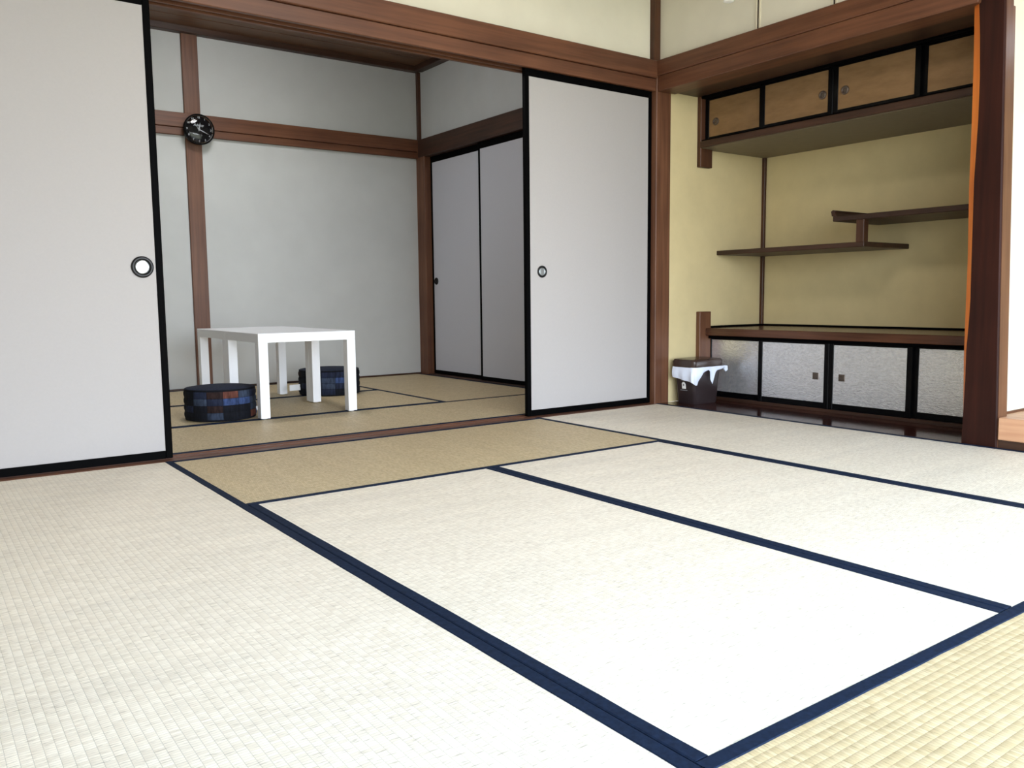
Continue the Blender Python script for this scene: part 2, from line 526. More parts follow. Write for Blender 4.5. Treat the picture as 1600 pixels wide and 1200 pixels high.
obj('shaft', B(5.53, 5.66, 9.455, YB + .02, -0.07, 2.80, bev=.005), M['wood_z'], T9)
obj('upper_shaft', B(5.545, 5.66, 9.61, YB + .02, 2.8, 3.86, bev=.003), M['dark_z'], T9)
T10 = empty('trim_10', (5.57, 8.0, 2.78), 'brown wooden rail over the closet doors', 'rail', kind='structure')
obj('rail', B(5.525, 5.70, 5.66, 9.60, 2.79, 3.012, bev=.005), M['dark_y'], T10)
trim(11, B(5.54, 5.72, 6.9, 9.46, -0.07, 0.012, bev=.003), M['dark_y'], 'dark wooden threshold under the closet doors', 'threshold')
trim(12, B(5.55, 5.70, 6.86, 7.0, 0, 2.8, bev=.004), M['wood_z'], 'brown post at the hidden end of the closet doors', 'post')
struct('baseboard_back', B(-0.18, 5.53, YB - .015, YB, 0, 0.02), M['dark_x'], 'thin dark strip along the foot of the far wall', 'baseboard')

# shelf alcove shell
struct('wall_alcove_left', B(5.70, XB + .1, 5.455, 5.60, 0, 2.9), M['plaster_yellow'], 'yellow green plaster side wall of the shelf alcove behind the bin', 'wall')
struct('wall_alcove_back', B(XB, XB + .1, Y0 - .1, 5.46, 0, 2.9), M['plaster_yellow'], 'yellow green plaster back wall of the shelf alcove', 'wall')
struct('ceiling_alcove', B(5.72, XB + .05, 2.6, 5.46, 2.828, 2.95), M['dark_y'], 'dark wooden ceiling of the shelf alcove', 'ceiling')
struct('floor_alcove', B(5.655, XB, 2.66, 5.455, -0.07, 0.0, bev=.003), M['board'], 'glossy dark brown floor board of the shelf alcove', 'floor')
trim(13, B(XB - .035, XB, 5.42, 5.455, 0.6, 2.36, bev=.004), M['dark_z'], 'thin dark vertical strip in the back corner of the shelf alcove', 'strip')
# partition to the raised alcove
struct('wall_partition', B(5.755, XB, 2.54, 2.64, 0, 2.9), M['plaster'], 'bright white plaster side wall of the raised alcove', 'wall')
struct('ceiling_raised', B(5.66, XB + .05, Y0, 2.6, 3.0, 3.1), M['dark_y'], 'dark ceiling of the raised alcove', 'ceiling')
struct('floor_raised', B(5.72, XB, Y0, 2.54, 0.0, 0.19), M['pale_y'], 'pale wooden floor of the raised alcove', 'floor')
SB = empty('trim_14', (5.66, 1.0, 0), 'pale tan wooden front beam of the raised alcove', 'beam', kind='structure')
obj('beam', B(5.645, 5.76, Y0, 2.462, 0.052, 0.197, bev=.006), M['pale_y'], SB)
obj('foot_strip', B(5.665, 5.74, Y0, 2.462, -0.07, 0.052), M['dark_y'], SB, label='dark strip under the beam')
trim(15, B(5.782, XB, 2.525, 2.54, 0.19, 0.204, bev=.002), M['wood_x'], 'thin brown strip along the foot of the white alcove side wall', 'strip')

# alcove pillar with a wavy natural edge
PR = [(2.703, 3.02), (2.703, 2.835), (2.689, 2.625), (2.677, 2.351), (2.675, 2.101), (2.680, 1.862), (2.684, 1.722), (2.680, 1.437), (2.676, 1.15),
      (2.672, .955), (2.676, .789), (2.684, .62), (2.682, .452), (2.684, .282), (2.688, 0.0)]
PL = [(2.745, 3.02), (2.745, 2.85), (2.735, 2.507), (2.728, 2.013), (2.727, 1.66), (2.715, 1.235), (2.713, .787), (2.711, .563), (2.702, .277), (2.690, 0.0)]
def interp(tab, z):
    for (y1, z1), (y0, z0) in zip(tab, tab[1:]):
        if z0 <= z <= z1:
            return y0 + (y1 - y0) * (z - z0) / (z1 - z0)
    return tab[-1][0]
AP = empty('alcove_pillar', (5.72, 2.58, 0), 'dark reddish brown alcove pillar with a wavy orange natural edge', 'pillar')
def pillar_core():
    mb = MB(); bm = bmesh.new(); rings = []
    nz = 60
    for i in range(nz + 1):
        z = 3.02 * i / nz
        yr, yl = interp(PR, z), interp(PL, z)
        y_r = 2.467 + .078 * z / 2.85          # the trunk leans a little
        pr = [(5.65, y_r + .008), (5.65, yr), (5.68, yl), (5.76, yl + .0), (5.76, y_r), (5.658, y_r)]
        rings.append([bm.verts.new((x, y, z)) for x, y in pr])
    n = 6
    for a, b in zip(rings, rings[1:]):
        for k in range(n):
            f = bm.faces.new((a[k], a[(k + 1) % n], b[(k + 1) % n], b[k]))
            if k == 1:
                f.material_index = 1
    bm.faces.new(rings[0]); bm.faces.new(rings[-1])
    bmesh.ops.recalc_face_normals(bm, faces=bm.faces)
    return bm
bm = pillar_core()
edge_mb, core_mb = MB(), MB()
b2 = bm.copy()
bmesh.ops.delete(b2, geom=[f for f in b2.faces if f.material_index == 0], context='FACES')
bmesh.ops.solidify(b2, geom=list(b2.faces), thickness=0.004)
for f in b2.faces:
    f.material_index = 0
edge_mb.add(b2)
core_mb.add(bm)
bmesh.ops.delete(core_mb.bm, geom=[f for f in core_mb.bm.faces if f.material_index == 1], context='FACES')
obj('shaft', core_mb, M['pillar'], AP)
obj('natural_edge', edge_mb, M['sapwood'], AP, label='wavy orange sapwood edge')

lb = MB(); bm = bmesh.new()
rings = [[bm.verts.new((x, 2.467 + .078 * z / 2.85 + dy, z)) for x, dy in ((5.662, -.003), (5.78, -.003), (5.78, .03), (5.662, .03))] for z in (0.0, 3.0)]
for k in range(4):
    bm.faces.new((rings[0][k], rings[0][(k + 1) % 4], rings[1][(k + 1) % 4], rings[1][k]))
bm.faces.new(rings[0]); bm.faces.new(rings[1])
bmesh.ops.recalc_face_normals(bm, faces=bm.faces)
lb.add(bm)
trim(16, lb, M['wood_z'], 'lighter brown board on the window side of the dark alcove pillar')

# thin battens on the wall above the alcove
for k, (ya, lab) in enumerate(((4.41, 'thin cream vertical batten on the upper wall nearer the room corner'), (3.735, 'thin cream vertical batten on the upper wall near the top of the frame'))):
    r = empty('wall_batten', (5.66, ya, 3.08), lab, 'batten', 'battens on the wall above the alcove')
    for dy in (-.024, .010):
        obj('strip', B(5.652, 5.664, ya + dy, ya + dy + .014, 3.08, CE, bev=.001), M['batten'], r)
    obj('joint', B(5.657, 5.664, ya - .006, ya + .006, 3.08, CE), M['seam'], r, label='dark joint between the two strips')

# ================================================================== TATAMI
HW, MG = 0.046, 0.0003
def tatami(x0, x1, y0, y1, long, mat, label, group):
    x0 += MG; x1 -= MG; y0 += MG; y1 -= MG
    r = empty('tatami_mat', ((x0 + x1) / 2, (y0 + y1) / 2, 0), label, 'tatami mat', group)
    if long == 'y':
        obj('rush_surface', B(x0 + .012, x1 - .012, y0, y1, -0.075, -0.0015), mat, r)
    else:
        obj('rush_surface', B(x0, x1, y0 + .012, y1 - .012, -0.075, -0.0015), mat, r)
    # cloth borders wrap the long edges; their inner edge wanders by a millimetre or two
    for s in (0, 1):            # a hair's gap is left between the bands of neighbouring mats
        a0, a1 = (y0, y1) if long == 'y' else (x0, x1)
        e = ((x0 + .0013, x1 - .0013) if long == 'y' else (y0 + .0013, y1 - .0013))[s]
        d = 1 if s == 0 else -1
        mb = MB(); bm = bmesh.new(); n = 24; rows = []
        for i in range(n + 1):
            t = a0 + (a1 - a0) * i / n
            w = HW - .002 + random.uniform(-.0012, .0012)
            prof = [(e, -0.075), (e, -0.001), (e + d * .004, 0.0012), (e + d * (w - .003), 0.0012), (e + d * w, -0.0022), (e + d * w, -0.075)]
            rows.append([bm.verts.new((u, t, z) if long == 'y' else (t, u, z)) for u, z in prof])
        for p, q in zip(rows, rows[1:]):
            for k in range(5):
                bm.faces.new((p[k], p[k + 1], q[k + 1], q[k]))
        bm.faces.new(rows[0]); bm.faces.new(rows[-1])
        bmesh.ops.recalc_face_normals(bm, faces=bm.faces)
        mb.add(bm)
        obj('cloth_border', mb, M['border'], r, label='navy cloth edge band')
    return r
GM = 'tatami mats of the main room'
XA, XB1, XC1, XD = 1.314, 2.762, 4.193, 5.655
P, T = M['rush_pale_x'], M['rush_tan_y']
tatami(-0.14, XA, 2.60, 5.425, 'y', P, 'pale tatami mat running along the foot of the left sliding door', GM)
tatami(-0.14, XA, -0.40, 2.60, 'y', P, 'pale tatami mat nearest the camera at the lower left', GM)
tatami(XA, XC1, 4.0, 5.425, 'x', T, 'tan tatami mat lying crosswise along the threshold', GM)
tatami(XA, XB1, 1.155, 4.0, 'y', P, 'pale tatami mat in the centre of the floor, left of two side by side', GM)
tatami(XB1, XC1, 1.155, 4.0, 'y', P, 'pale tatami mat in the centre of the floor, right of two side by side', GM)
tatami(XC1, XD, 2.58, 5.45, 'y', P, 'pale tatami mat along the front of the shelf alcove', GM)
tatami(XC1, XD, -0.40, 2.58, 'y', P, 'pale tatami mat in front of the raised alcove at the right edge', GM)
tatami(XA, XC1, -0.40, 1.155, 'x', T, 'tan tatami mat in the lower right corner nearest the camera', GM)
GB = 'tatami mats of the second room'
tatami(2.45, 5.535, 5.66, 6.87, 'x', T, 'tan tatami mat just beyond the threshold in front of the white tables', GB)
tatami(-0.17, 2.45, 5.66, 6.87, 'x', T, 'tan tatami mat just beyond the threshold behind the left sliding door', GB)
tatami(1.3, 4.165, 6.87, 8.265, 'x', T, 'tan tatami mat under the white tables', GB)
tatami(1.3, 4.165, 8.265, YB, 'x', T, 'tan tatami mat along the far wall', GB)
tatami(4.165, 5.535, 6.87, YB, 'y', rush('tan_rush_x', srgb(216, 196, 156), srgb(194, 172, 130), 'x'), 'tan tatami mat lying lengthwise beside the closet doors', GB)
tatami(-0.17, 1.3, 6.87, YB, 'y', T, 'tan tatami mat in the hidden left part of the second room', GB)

# ================================================================== SLIDING DOORS
def pull_y(parent, x, y, z, r, bowl):
    """round recessed pull set in a door that faces -y"""
    g = MB().torus((x, y, z), r * .82, r * .18, 'y', 36, 10)
    h = obj('door_pull', g, M['iron'], parent, smooth=True, label='round recessed pull with black rim')
    obj('pull_ring', MB().torus((x, y - .001, z), r * .58, r * .05, 'y', 32, 8), M['steel'], h, smooth=True)
    obj('pull_bowl', MB().cyl((x, y + .003, z), r * .62, .008, 'y', 32), bowl, h, smooth=True)
def fusuma_y(n, x0, x1, y, label, pull_x, bowl, pr=.036):
    r = empty('door_%d' % n, ((x0 + x1) / 2, y, 0), label, 'sliding door', 'paper sliding doors between the rooms', 'structure')
    y0, y1 = y, y + .042
    z0, z1 = 0.004, 2.832
    obj('paper_panel', B(x0 + .03, x1 - .03, y0 + .007, y1 - .007, z0 + .03, z1 - .05), M['paper'], r)
    for a, b in ((x0, x0 + .042), (x1 - .042, x1)):
        obj('stile', B(a, b, y0, y1, z0, z1, bev=.004), M['lacquer'], r)
    obj('bottom_rail', B(x0 + .042, x1 - .042, y0 + .001, y1, z0, z0 + .050, bev=.003), M['lacquer'], r)
    obj('top_rail', B(x0 + .042, x1 - .042, y0 + .001, y1, z1 - .070, z1, bev=.003), M['lacquer'], r)
    pull_y(r, pull_x, y0 + .004, 1.205, pr, bowl)
    return r
fusuma_y(1, -0.12, 1.342, 5.513, 'white paper sliding door in a black frame at the left side of the opening', 1.222, M['steel'], .066)
fusuma_y(2, 4.172, 5.606, 5.513, 'white paper sliding door in a black frame beside the corner post', 4.337, M['steel'], .050)
def fusuma_x(n, y0, y1, x, label, pull_yy=None):
    r = empty('door_%d' % n, (x, (y0 + y1) / 2, 0), label, 'closet door', 'paper closet doors of the second room', 'structure')
    x0, x1 = x, x + .035
    z0, z1 = 0.016, 2.788
    obj('paper_panel', B(x0 + .006, x1 - .006, y0 + .02, y1 - .02, z0 + .03, z1 - .04), M['paper_closet'], r)
    for a, b in ((y0, y0 + .034), (y1 - .034, y1)):
        obj('stile', B(x0, x1, a, b, z0, z1, bev=.003), M['lacquer'], r)
    obj('bottom_rail', B(x0 + .001, x1, y0 + .034, y1 - .034, z0, z0 + .045, bev=.003), M['lacquer'], r)
    obj('top_rail', B(x0 + .001, x1, y0 + .034, y1 - .034, z1 - .075, z1, bev=.003), M['lacquer'], r)
    if pull_yy:
        h = obj('door_pull', MB().torus((x0 + .003, pull_yy, 1.21), .036, .010, 'x', 28, 8), M['iron'], r, smooth=True, label='small round black pull')
        obj('pull_bowl', MB().cyl((x0 + .006, pull_yy, 1.21), .034, .006, 'x', 28), M['iron'], h)
fusuma_x(3, 8.24, 9.452, 5.62, 'white paper closet door next to the far corner post', 9.36)
fusuma_x(4, 7.05, 8.285, 5.572, 'white paper closet door partly hidden behind the right sliding door')

# ================================================================== CABINETS IN THE ALCOVE
def cab_door(parent, x, y0, y1, z0, z1, paper, w, wb, pull=None, square=False, label=None):
    """one sliding cabinet door facing -x"""
    d = obj('door', B(x + .006, x + .022, y0 + .01, y1 - .01, z0 + .01, z1 - .01), paper, parent, label=label)
    fr = MB()
    fr.box(x, x + .028, y0, y0 + w, z0, z1, bev=.002)
    fr.box(x, x + .028, y1 - w, y1, z0, z1, bev=.002)
    fr.box(x + .001, x + .028, y0 + w, y1 - w, z0, z0 + wb[0])
    fr.box(x + .001, x + .028, y0 + w, y1 - w, z1 - wb[1], z1)
    obj('door_frame', fr, M['lacquer_gloss'], d, label='black lacquered door frame')
    if pull is not None:
        py, pz = pull
        g = MB()
        if square:
            k = .029
            g.box(x + .002, x + .007, py - k, py + k, pz - k, pz + k, bev=.002)
            g.torus((x + .001, py, pz), .017, .004, 'x', 24, 8)
        else:
            g.torus((x + .003, py, pz), .025, .010, 'x', 24, 8)
            g.cyl((x + .004, py, pz), .022, .004, 'x', 24)
        obj('pull', g, M['bronze'], d, smooth=True, label='square dark metal pull' if square else 'round metal pull')
    return d
UC = empty('wall_cabinet', (6.6, 4.05, 2.36), 'long wall cabinet with four tan sliding doors under the alcove ceiling', 'cabinet')
XU = 6.165
obj('post', B(6.14, 6.305, 5.408, 5.455, 2.19, 2.828, bev=.004), M['dark_z'], UC, label='short dark post hanging from the ceiling')
obj('bottom_board', B(6.13, XB, 2.64, 5.41, 2.362, 2.42, bev=.004), M['dark_y'], UC)
obj('bottom_panel', B(6.16, XB, 2.64, 5.45, 2.358, 2.364), plain('grey_brown_board', srgb(120, 108, 88), .6, vary=.06, nscale=20), UC, label='grey brown underside')
obj('top_rail', B(6.14, 6.26, 2.64, 5.41, 2.806, 2.828, bev=.003), M['lacquer'], UC)
obj('bottom_rail', B(6.145, 6.26, 2.64, 5.41, 2.42, 2.432, bev=.002), M['lacquer'], UC)
obj('inner_board', B(6.26, 6.28, 2.64, 5.45, 2.42, 2.828), M['dark_y'], UC)
dz0, dz1 = 2.432, 2.806
cab_door(UC, XU + .032, 4.755, 5.408, dz0, dz1, M['gold'], .044, (.026, .018), (5.285, 2.588 + .0))
cab_door(UC, XU + .032, 2.645, 3.352, dz0, dz1, M['gold'], .044, (.026, .018))
cab_door(UC, XU, 4.062, 4.762, dz0, dz1, M['gold'], .044, (.026, .018), (4.155, 2.600))
cab_door(UC, XU, 3.345, 4.060, dz0, dz1, M['gold'], .044, (.026, .018), (3.955, 2.600))

LC = empty('low_cabinet', (6.6, 4.05, 0), 'low cabinet with four silver sliding doors on the dark alcove floor', 'cabinet')
XD2 = 6.285
obj('post', B(6.155, 6.315, 5.405, 5.455, 0.0, 0.84, bev=.005), M['wood_z'], LC, label='short brown post rising above the counter')
obj('base_rail', B(6.275, 6.36, 2.64, 5.44, 0.0, 0.026, bev=.002), M['dark_y'], LC)
obj('top_rail', B(6.275, 6.37, 2.64, 5.403, 0.583, 0.611, bev=.002), M['lacquer'], LC)
obj('inner_board', B(6.36, 6.38, 2.64, 5.45, 0.0, 0.60), M['dark_y'], LC)
lz0, lz1 = 0.026, 0.583
cab_door(LC, XD2 + .032, 4.792, 5.44, lz0, lz1, M['foil'], .042, (.052, .012))
cab_door(LC, XD2 + .032, 2.645, 3.395, lz0, lz1, M['foil'], .042, (.052, .012))
cab_door(LC, XD2, 4.108, 4.826, lz0, lz1, M['foil'], .043, (.052, .012), (4.232, .30), True)
cab_door(LC, XD2, 3.388, 4.108, lz0, lz1, M['foil'], .043, (.052, .012), (3.985, .30), True)
CT = empty('counter_board', (6.7, 4.05, .62), 'polished brown counter board on top of the low silver cabinet', 'counter')
obj('board', B(6.235, XB, 2.64, 5.403, 0.612, 0.682, bev=.004), M['counter'], CT)
obj('back_strip', B(XB - .02, XB, 2.64, 5.403, 0.682, 0.700, bev=.002), M['lacquer'], CT, label='dark strip against the back wall')
obj('back_strip', B(6.318, XB, 5.403, 5.455, 0.612, 0.700, bev=.002), M['lacquer'], CT, label='dark strip against the side wall')

SH = empty('staggered_shelf', (6.8, 4.05, 1.38), 'pair of dark staggered shelf boards joined by a short strut on the alcove wall', 'shelf')
obj('shelf_board', B(6.436, XB, 3.915, 5.455, 1.380, 1.422, bev=.004), M['dark_y'], SH, label='lower shelf board reaching the side wall')
obj('shelf_board', B(6.436, XB, 2.64, 4.207, 1.604, 1.648, bev=.004), M['dark_y'], SH, label='upper shelf board reaching the pillar')
lip = MB()
lip.poly([(6.432, 4.213, 1.648), (6.432, 4.165, 1.648), (6.432, 4.185, 1.674), (6.432, 4.178, 1.694), (6.432, 4.205, 1.700), (6.432, 4.222, 1.688)], XB - 6.432, 'x')
obj('raised_lip', lip, M['dark_x'], SH, label='raised curled lip on the shelf end')
obj('strut', B(6.44, 6.51, 3.922, 3.992, 1.42, 1.606, bev=.004), M['dark_z'], SH)

# ================================================================== WASTE BIN
WB = empty('waste_bin', (5.99, 5.31, 0), 'dark brown plastic waste bin with lid and white bag in the alcove corner', 'waste bin')
def rrect(x0, x1, y0, y1, r, z, n=5):
    out = []
    for cx, cy, a0 in ((x1 - r, y1 - r, 0), (x0 + r, y1 - r, 90), (x0 + r, y0 + r, 180), (x1 - r, y0 + r, 270)):
        for i in range(n + 1):
            a = math.radians(a0 + 90 * i / n)
            out.append((cx + r * math.cos(a), cy + r * math.sin(a), z))
    return out
def loft(rings, cap=True):
    mb = MB(); bm = bmesh.new()
    rr = [[bm.verts.new(p) for p in r] for r in rings]
    n = len(rr[0])
    for a, b in zip(rr, rr[1:]):
        for k in range(n):
            bm.faces.new((a[k], a[(k + 1) % n], b[(k + 1) % n], b[k]))
    if cap:
        bm.faces.new(rr[0]); bm.faces.new(rr[-1])
    bmesh.ops.recalc_face_normals(bm, faces=bm.faces)
    mb.add(bm)
    return mb
obj('body', loft([rrect(5.842, 6.142, 5.205, 5.415, .03, .0), rrect(5.836, 6.148, 5.199, 5.421, .034, .012), rrect(5.805, 6.185, 5.188, 5.436, .036, .34)]), M['bin'], WB, smooth=True)
obj('lid', loft([rrect(5.79, 6.20, 5.178, 5.444, .04, .335), rrect(5.786, 6.204, 5.174, 5.448, .042, .345), rrect(5.786, 6.204, 5.174, 5.448, .042, .395),
                 rrect(5.796, 6.194, 5.184, 5.438, .038, .412), rrect(5.83, 6.16, 5.21, 5.412, .03, .417)]), M['bin_lid'], WB, smooth=True)
# bag hanging out under the lid: a skirt around the rim with pointed drops
def bag():
    mb = MB(); bm = bmesh.new()
    path = []           # along the rim: back of the left face -> near corner -> right face end
    for t in range(9):
        path.append((5.797, 5.43 - .235 * t / 8, 0))
    for a in range(1, 5):
        q = math.radians(180 + 90 * a / 5)
        path.append((5.825 + .030 * math.cos(q), 5.205 + .030 * math.sin(q), 0))
    for t in range(17):
        path.append((5.825 + .375 * t / 16, 5.174, 0))
    n = len(path)
    def drop(i):
        if i <= 8:
            return .095 + .04 * i / 8
        if i <= 12:
            return .135 + .025 * (i - 8) / 4
        u = (i - 13) / 16
        if u < .20:
            return .16 - .60 * u
        if u < .44:
            return .035 + .01 * math.sin(u * 30)
        if u < .64:
            return .04 + .145 * max(0, 1 - abs(u - .545) / .085) ** .8
        return max(.012, .045 - .09 * (u - .64))
    prev = None
    for i, (x, y, _) in enumerate(path):
        k = .008 * math.sin(i * 1.7)
        d = drop(i)
        nx, ny = (-1, 0) if i <= 8 else ((-.7, -.7) if i <= 12 else (0, -1))
        col = []
        for j in range(6):
            s = j / 5
            off = (.006 + .012 * math.sin(s * 2.6) + k * s) - .035 * s * d
            col.append(bm.verts.new((x + nx * off, y + ny * off, .342 - d * s)))
        if prev:
            for j in range(5):
                bm.faces.new((prev[j], prev[j + 1], col[j + 1], col[j]))
        prev = col
    bmesh.ops.recalc_face_normals(bm, faces=bm.faces)
    bmesh.ops.solidify(bm, geom=list(bm.faces), thickness=.003)
    mb.add(bm)
    mb.poly([(6.20, 5.165, .345), (6.235, 5.16, .34), (6.245, 5.165, .30), (6.225, 5.17, .285), (6.20, 5.17, .31)], .012, 'y')
    return mb
obj('bag_liner', bag(), M['bag'], WB, smooth=True, label='white bag hanging out under the lid')
# printed house mark and text lines on the dark left face
def on_left(y, z):      # the left face leans outwards towards the top
    return 5.836 - .031 * (z - .012) / .328 - .003
hm = MB()
hz = .135
def face_poly(pts):
    bm = bmesh.new()
    a = [bm.verts.new((on_left(y, z), y, z)) for y, z in pts]
    b = [bm.verts.new((on_left(y, z) + .003, y, z)) for y, z in pts]
    n = len(pts)
    bm.faces.new(a); bm.faces.new(b)
    for i in range(n):
        bm.faces.new((a[i], a[(i + 1) % n], b[(i + 1) % n], b[i]))
    bmesh.ops.recalc_face_normals(bm, faces=bm.faces)
    return bm
hm.add(face_poly([(5.342, .140), (5.298, .140), (5.298, .182), (5.312, .202), (5.330, .202), (5.342, .190)]))
mk = obj('printed_mark', hm, M['tag'], WB, label='white printed house mark')
obj('mark_dot', MB().cyl((on_left(5.32, .175) - .001, 5.32, .175), .007, .004, 'x', 16), M['bin'], mk)
tx = MB()
for yy in range(9):
    tx.add(face_poly([(5.364 - yy * .0095, .122), (5.364 - yy * .0095 - .006, .122), (5.364 - yy * .0095 - .006, .130), (5.364 - yy * .0095, .130)]))
for yy in range(6):
    tx.add(face_poly([(5.345 - yy * .0095, .214), (5.345 - yy * .0095 - .006, .214), (5.345 - yy * .0095 - .006, .222), (5.345 - yy * .0095, .222)]))
obj('printed_text', tx, M['print'], mk)['kind'] = 'stuff'
WB.location += Vector((-.022, -.046, .0)) * S

# ================================================================== TABLES
def make_table(x0, y0, label):
    W, H, TH, LG = .873, .718, .078, .080
    r = empty('side_table', (x0 + W / 2, y0 + W / 2, 0), label, 'table', 'white square side tables')
    obj('tabletop', B(x0, x0 + W, y0, y0 + W, H - TH, H, bev=.003), M['white_lam'], r)
    g = .0005
    first = None
    for sx in (0, 1):
        for sy in (0, 1):
            ax = x0 + g if sx == 0 else x0 + W - LG - g
            ay = y0 + g if sy == 0 else y0 + W - LG - g
            l = obj('leg', B(ax, ax + LG, ay, ay + LG, .008, H - TH, bev=.002), M['white_lam'], r)
            obj('foot_pad', MB().cyl((ax + LG / 2, ay + LG / 2, .0055), .026, .007, 'z', 16), M['white_plastic'], l)
    return r
T1 = make_table(2.372, 6.812, 'white square side table nearer the threshold')
T2 = copy_tree(T1)
T2.location.y += .877 * S
T2['label'] = 'white square side table nearer the far wall, behind the other white table'

# ================================================================== PATCHWORK POUFS
GP = 'patchwork denim floor poufs'
def make_pouf(cx, cy, r, h, rows, rot, tag_a, label, tag_size):
    root = empty('floor_pouf', (cx, cy, 0), label, 'pouf', GP)
    n = len(rows[0])
    # padded core
    core = []
    for z, k in ((.0, .93), (.012, .975), (h * .5, .985), (h - .012, .975), (h - .002, .93)):
        core.append([(cx + r * k * math.cos(2 * math.pi * i / 48), cy + r * k * math.sin(2 * math.pi * i / 48), z) for i in range(48)])
    obj('cushion', loft(core), DEN['k'], root, smooth=True)
    obj('top_panel', loft([[(cx + r * k * math.cos(2 * math.pi * i / 48), cy + r * k * math.sin(2 * math.pi * i / 48), z) for i in range(48)]
                           for z, k in ((h - .012, .95), (h, .94), (h + .008, .80), (h + .012, .4), (h + .013, .02))]), DEN['n'], root, smooth=True)
    for z in (h - .006, .010):
        obj('piping', MB().torus((cx, cy, z), r * .962, .007, 'z', 48, 8), DEN['k'], root, smooth=True)
    z_lo, z_hi = .016, h - .014
    nr = len(rows)
    for ri, row in enumerate(rows):
        za = z_hi - (z_hi - z_lo) * ri / nr
        zb = z_hi - (z_hi - z_lo) * (ri + 1) / nr
        i = 0
        while i < n:
            j = i
            while j + 1 < n and row[j + 1] == '.':
                j += 1
            a0 = rot + 2 * math.pi * i / n
            a1 = rot + 2 * math.pi * (j + 1) / n
            bm = bmesh.new()
            g = []
            for u in range(6):
                col = []
                for v in range(4):
                    ff, vv = u / 5, v / 3
                    puff = .018 * min(1, 4 * ff * (1 - ff) * 1.6) * min(1, 4 * vv * (1 - vv) * 1.6)
                    a = a0 + (a1 - a0) * (.012 + .976 * ff)
                    z = za + (zb - za) * (.02 + .96 * vv)
                    rad = r * (.985 + puff)
                    col.append(bm.verts.new((cx + rad * math.cos(a), cy + rad * math.sin(a), z)))
                g.append(col)
            for u in range(5):
                for v in range(3):
                    bm.faces.new((g[u][v], g[u + 1][v], g[u + 1][v + 1], g[u][v + 1]))
            mb = MB(); mb.add(bm)
            obj('patch', mb, DEN[row[i]], root, smooth=True)
            i = j + 1
    # care tag on the side seam
    ca, sa = math.cos(tag_a), math.sin(tag_a)
    px, py = cx + r * .99 * ca, cy + r * .99 * sa
    w, hh, z0 = tag_size
    tb = MB()
    tb.poly([(px, py, z0), (px + w * ca, py + w * sa, z0 - .004), (px + w * ca, py + w * sa, z0 + hh - .004), (px, py, z0 + hh)], .004, 'y')
    tg = obj('care_tag', tb, M['tag'], root, label='white care tag sewn to the side')
    return root
#        angles run anticlockwise; the sides seen from the camera lie around -120 degrees
make_pouf(2.162, 7.205, .292, .262,
          ['nkgnkgkknwrgnk', 'kngkgwkkgnbbgg', 'gknbknknkwkkgg', 'nkgrkgkkkgkkrb'], 0.0, math.radians(-20),
          'patchwork denim pouf with rust red patches at the front leg of the table', (.028, .035, .05))
make_pouf(3.640, 8.300, .318, .262,
          ['kngnkgwkknnrkn', 'gnkgnkkkngbnkg', 'kbnkgnknkgngkk', 'nkgwknkkknkkkg'], 0.0, math.radians(176),
          'patchwork denim pouf behind the table legs near the far wall', (.115, .062, .055))

# ================================================================== WALL CLOCK
CK = empty('wall_clock', (2.765, YB - .06, 2.84), 'round black wall clock with silver numerals on the brown post', 'clock')
cxk, czk, yk, RK = 2.765, 2.842, YB - .060, .158
obj('case', MB().cyl((cxk, yk - .030, czk), RK, .060, 'y', 64, bev=.012, bseg=3), M['lacquer_gloss'], CK, smooth=True)
yf = yk - .0605
obj('dial', MB().cyl((cxk, yf, czk), RK * .94, .004, 'y', 64), plain('black_dial', (.002, .002, .003, 1), .6, spec=0.05), CK)
silver = plain('silver_print', (.40, .42, .45, 1), .4, metal=.2)
def text_obj(name, txt, size, loc, parent, mat, shear=0.0, bold=0.0):
    cu = bpy.data.curves.new(name, 'FONT')
    cu.body = txt
    cu.size = size
    cu.shear = shear
    cu.offset = bold
    cu.extrude = .0006
    cu.align_x, cu.align_y = 'CENTER', 'CENTER'
    t = bpy.data.objects.new(name + '_src', cu)
    COL.objects.link(t)
    dg = bpy.context.evaluated_depsgraph_get()
    me = bpy.data.meshes.new_from_object(t.evaluated_get(dg))
    bpy.data.objects.remove(t)
    bpy.data.curves.remove(cu)
    me.transform(Matrix.Rotation(math.pi / 2, 4, 'X'))
    o = bpy.data.objects.new(name, me)
    COL.objects.link(o)
    o.parent = parent
    o.location = Vector(loc) * S - world_loc(parent)
    me.materials.clear()
    me.materials.append(mat)
    return o
for k in range(1, 13):
    a = math.radians(90 - 30 * k)
    text_obj('numeral', str(k), .0175, (cxk + RK * .80 * math.cos(a), yf - .004, czk + RK * .80 * math.sin(a)), CK, silver, bold=.0004)
text_obj('dial_lettering', 'Adelop', .023, (cxk - .004, yf - .004, czk + .045), CK, silver, shear=.3, bold=.0003)
def hand(name, ang, length, w, dy):
    a = math.radians(90 - ang)
    dx, dz = math.cos(a), math.sin(a)
    nx, nz = -dz, dx
    b = -.02
    pts = [(cxk + dx * b + nx * w * .5, yf - dy, czk + dz * b + nz * w * .5), (cxk + dx * length * .3 + nx * w, yf - dy, czk + dz * length * .3 + nz * w),
           (cxk + dx * length, yf - dy, czk + dz * length),
           (cxk + dx * length * .3 - nx * w, yf - dy, czk + dz * length * .3 - nz * w), (cxk + dx * b - nx * w * .5, yf - dy, czk + dz * b - nz * w * .5)]
    return obj(name, MB().poly(pts, -.002, 'y'), silver, CK)
hand('hour_hand', 10, .075, .0065, .006)
hand('minute_hand', 115, .115, .005, .009)
hand('second_hand', -42, .085, .002, .012)
obj('hub', MB().cyl((cxk, yf - .010, czk), .009, .012, 'y', 20), silver, CK)
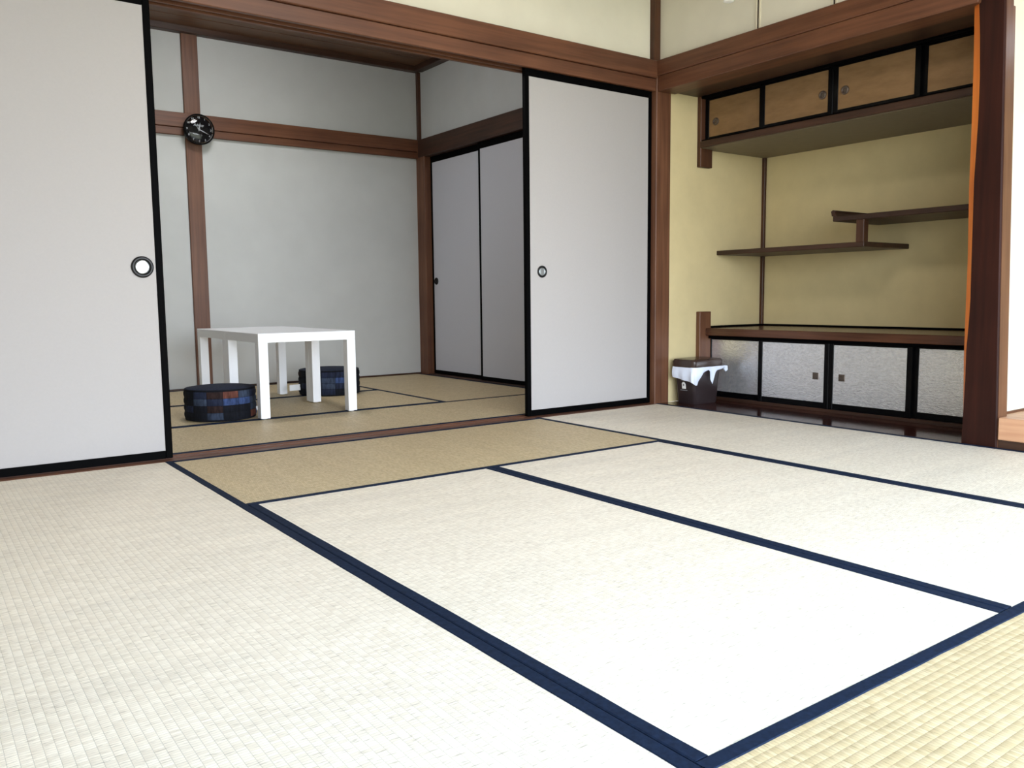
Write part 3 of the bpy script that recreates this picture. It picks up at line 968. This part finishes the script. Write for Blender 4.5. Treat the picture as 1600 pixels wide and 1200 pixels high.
# domed cover glass
def dome():
    mb = MB(); bm = bmesh.new(); rings = []
    for j in range(9):
        t = j / 8
        rr = RK * .955 * math.sin(t * math.pi / 2)
        d = .016 + .034 * math.cos(t * math.pi / 2)
        rings.append([bm.verts.new((cxk + rr * math.cos(2 * math.pi * i / 48), yf - d, czk + rr * math.sin(2 * math.pi * i / 48))) for i in range(48)] if j else [bm.verts.new((cxk, yf - d, czk))])
    for i in range(48):
        bm.faces.new((rings[0][0], rings[1][i], rings[1][(i + 1) % 48]))
    for a, b in zip(rings[1:], rings[2:]):
        for i in range(48):
            bm.faces.new((a[i], b[i], b[(i + 1) % 48], a[(i + 1) % 48]))
    bmesh.ops.recalc_face_normals(bm, faces=bm.faces)
    mb.add(bm)
    return mb
gm, gnt, gb = new_mat('clock_glass')
gnt.nodes.remove(gb)
g_tr = N(gnt, 'ShaderNodeBsdfTransparent'); g_gl = N(gnt, 'ShaderNodeBsdfGlossy'); g_mx = N(gnt, 'ShaderNodeMixShader'); g_fr = N(gnt, 'ShaderNodeFresnel')
g_gl.inputs['Roughness'].default_value = 0.02
g_fr.inputs['IOR'].default_value = 1.45
gnt.links.new(g_fr.outputs[0], g_mx.inputs[0]); gnt.links.new(g_tr.outputs[0], g_mx.inputs[1]); gnt.links.new(g_gl.outputs[0], g_mx.inputs[2])
gnt.links.new(g_mx.outputs[0], gnt.nodes['Material Output'].inputs['Surface'])
obj('cover_glass', dome(), gm, CK, smooth=True, label='domed clear cover glass')
obj('bezel', MB().torus((cxk, yf - .012, czk), RK * .965, .012, 'y', 64, 10), M['lacquer_gloss'], CK, smooth=True)

# ================================================================== LAMPS AND ADDED FILL LIGHT
LP = empty('overhead_light', (2.69, 7.75, CB - .03), 'round lit ceiling lamp of the second room above the picture', 'lamp')
obj('base', MB().cyl((2.69, 7.75, CB - .06), .26, .06, 'z', 40), M['white_plastic'], LP)
obj('diffuser', loft([[(2.69 + r_ * math.cos(2 * math.pi * i / 40), 7.75 + r_ * math.sin(2 * math.pi * i / 40), z_) for i in range(40)]
                      for z_, r_ in ((CB - .09, .36), (CB - .15, .37), (CB - .21, .32), (CB - .235, .2), (CB - .24, .03))]), M['lamp_lit'], LP, smooth=True)
FILL = empty('overhead_light', (2.76, 2.57, CE), 'added unseen fill light on the ceiling of the tatami room above the picture', 'lamp')  # no lamp known here; added to brighten the main room floor
obj('base', MB().cyl((2.76, 2.57, CE - .03), .26, .06, 'z', 40), M['white_plastic'], FILL)
obj('diffuser', loft([[(2.76 + r_ * math.cos(2 * math.pi * i / 40), 2.57 + r_ * math.sin(2 * math.pi * i / 40), z_) for i in range(40)]
                      for z_, r_ in ((CE - .06, .40), (CE - .12, .41), (CE - .17, .36), (CE - .195, .2), (CE - .20, .03))]), M['fill_main'], FILL, smooth=True)
PC = empty('pull_cord', (4.42, 3.676, CE), 'white lamp pull cord knob hanging at the top edge over the alcove lintel', 'pull cord')
obj('ceiling_rose', MB().cyl((4.42, 3.676, CE - .02), .07, .04, 'z', 24), M['white_plastic'], PC)
obj('cord', MB().tube([(4.42, 3.676, CE - .04), (4.42, 3.676, 3.2), (4.42, 3.676, 2.93)], .004, 8), M['white_plastic'], PC)
obj('knob', MB().cyl((4.42, 3.676, 2.898), .035, .075, 'z', 24, r2=.012, bev=.006), M['white_plastic'], PC, smooth=True)
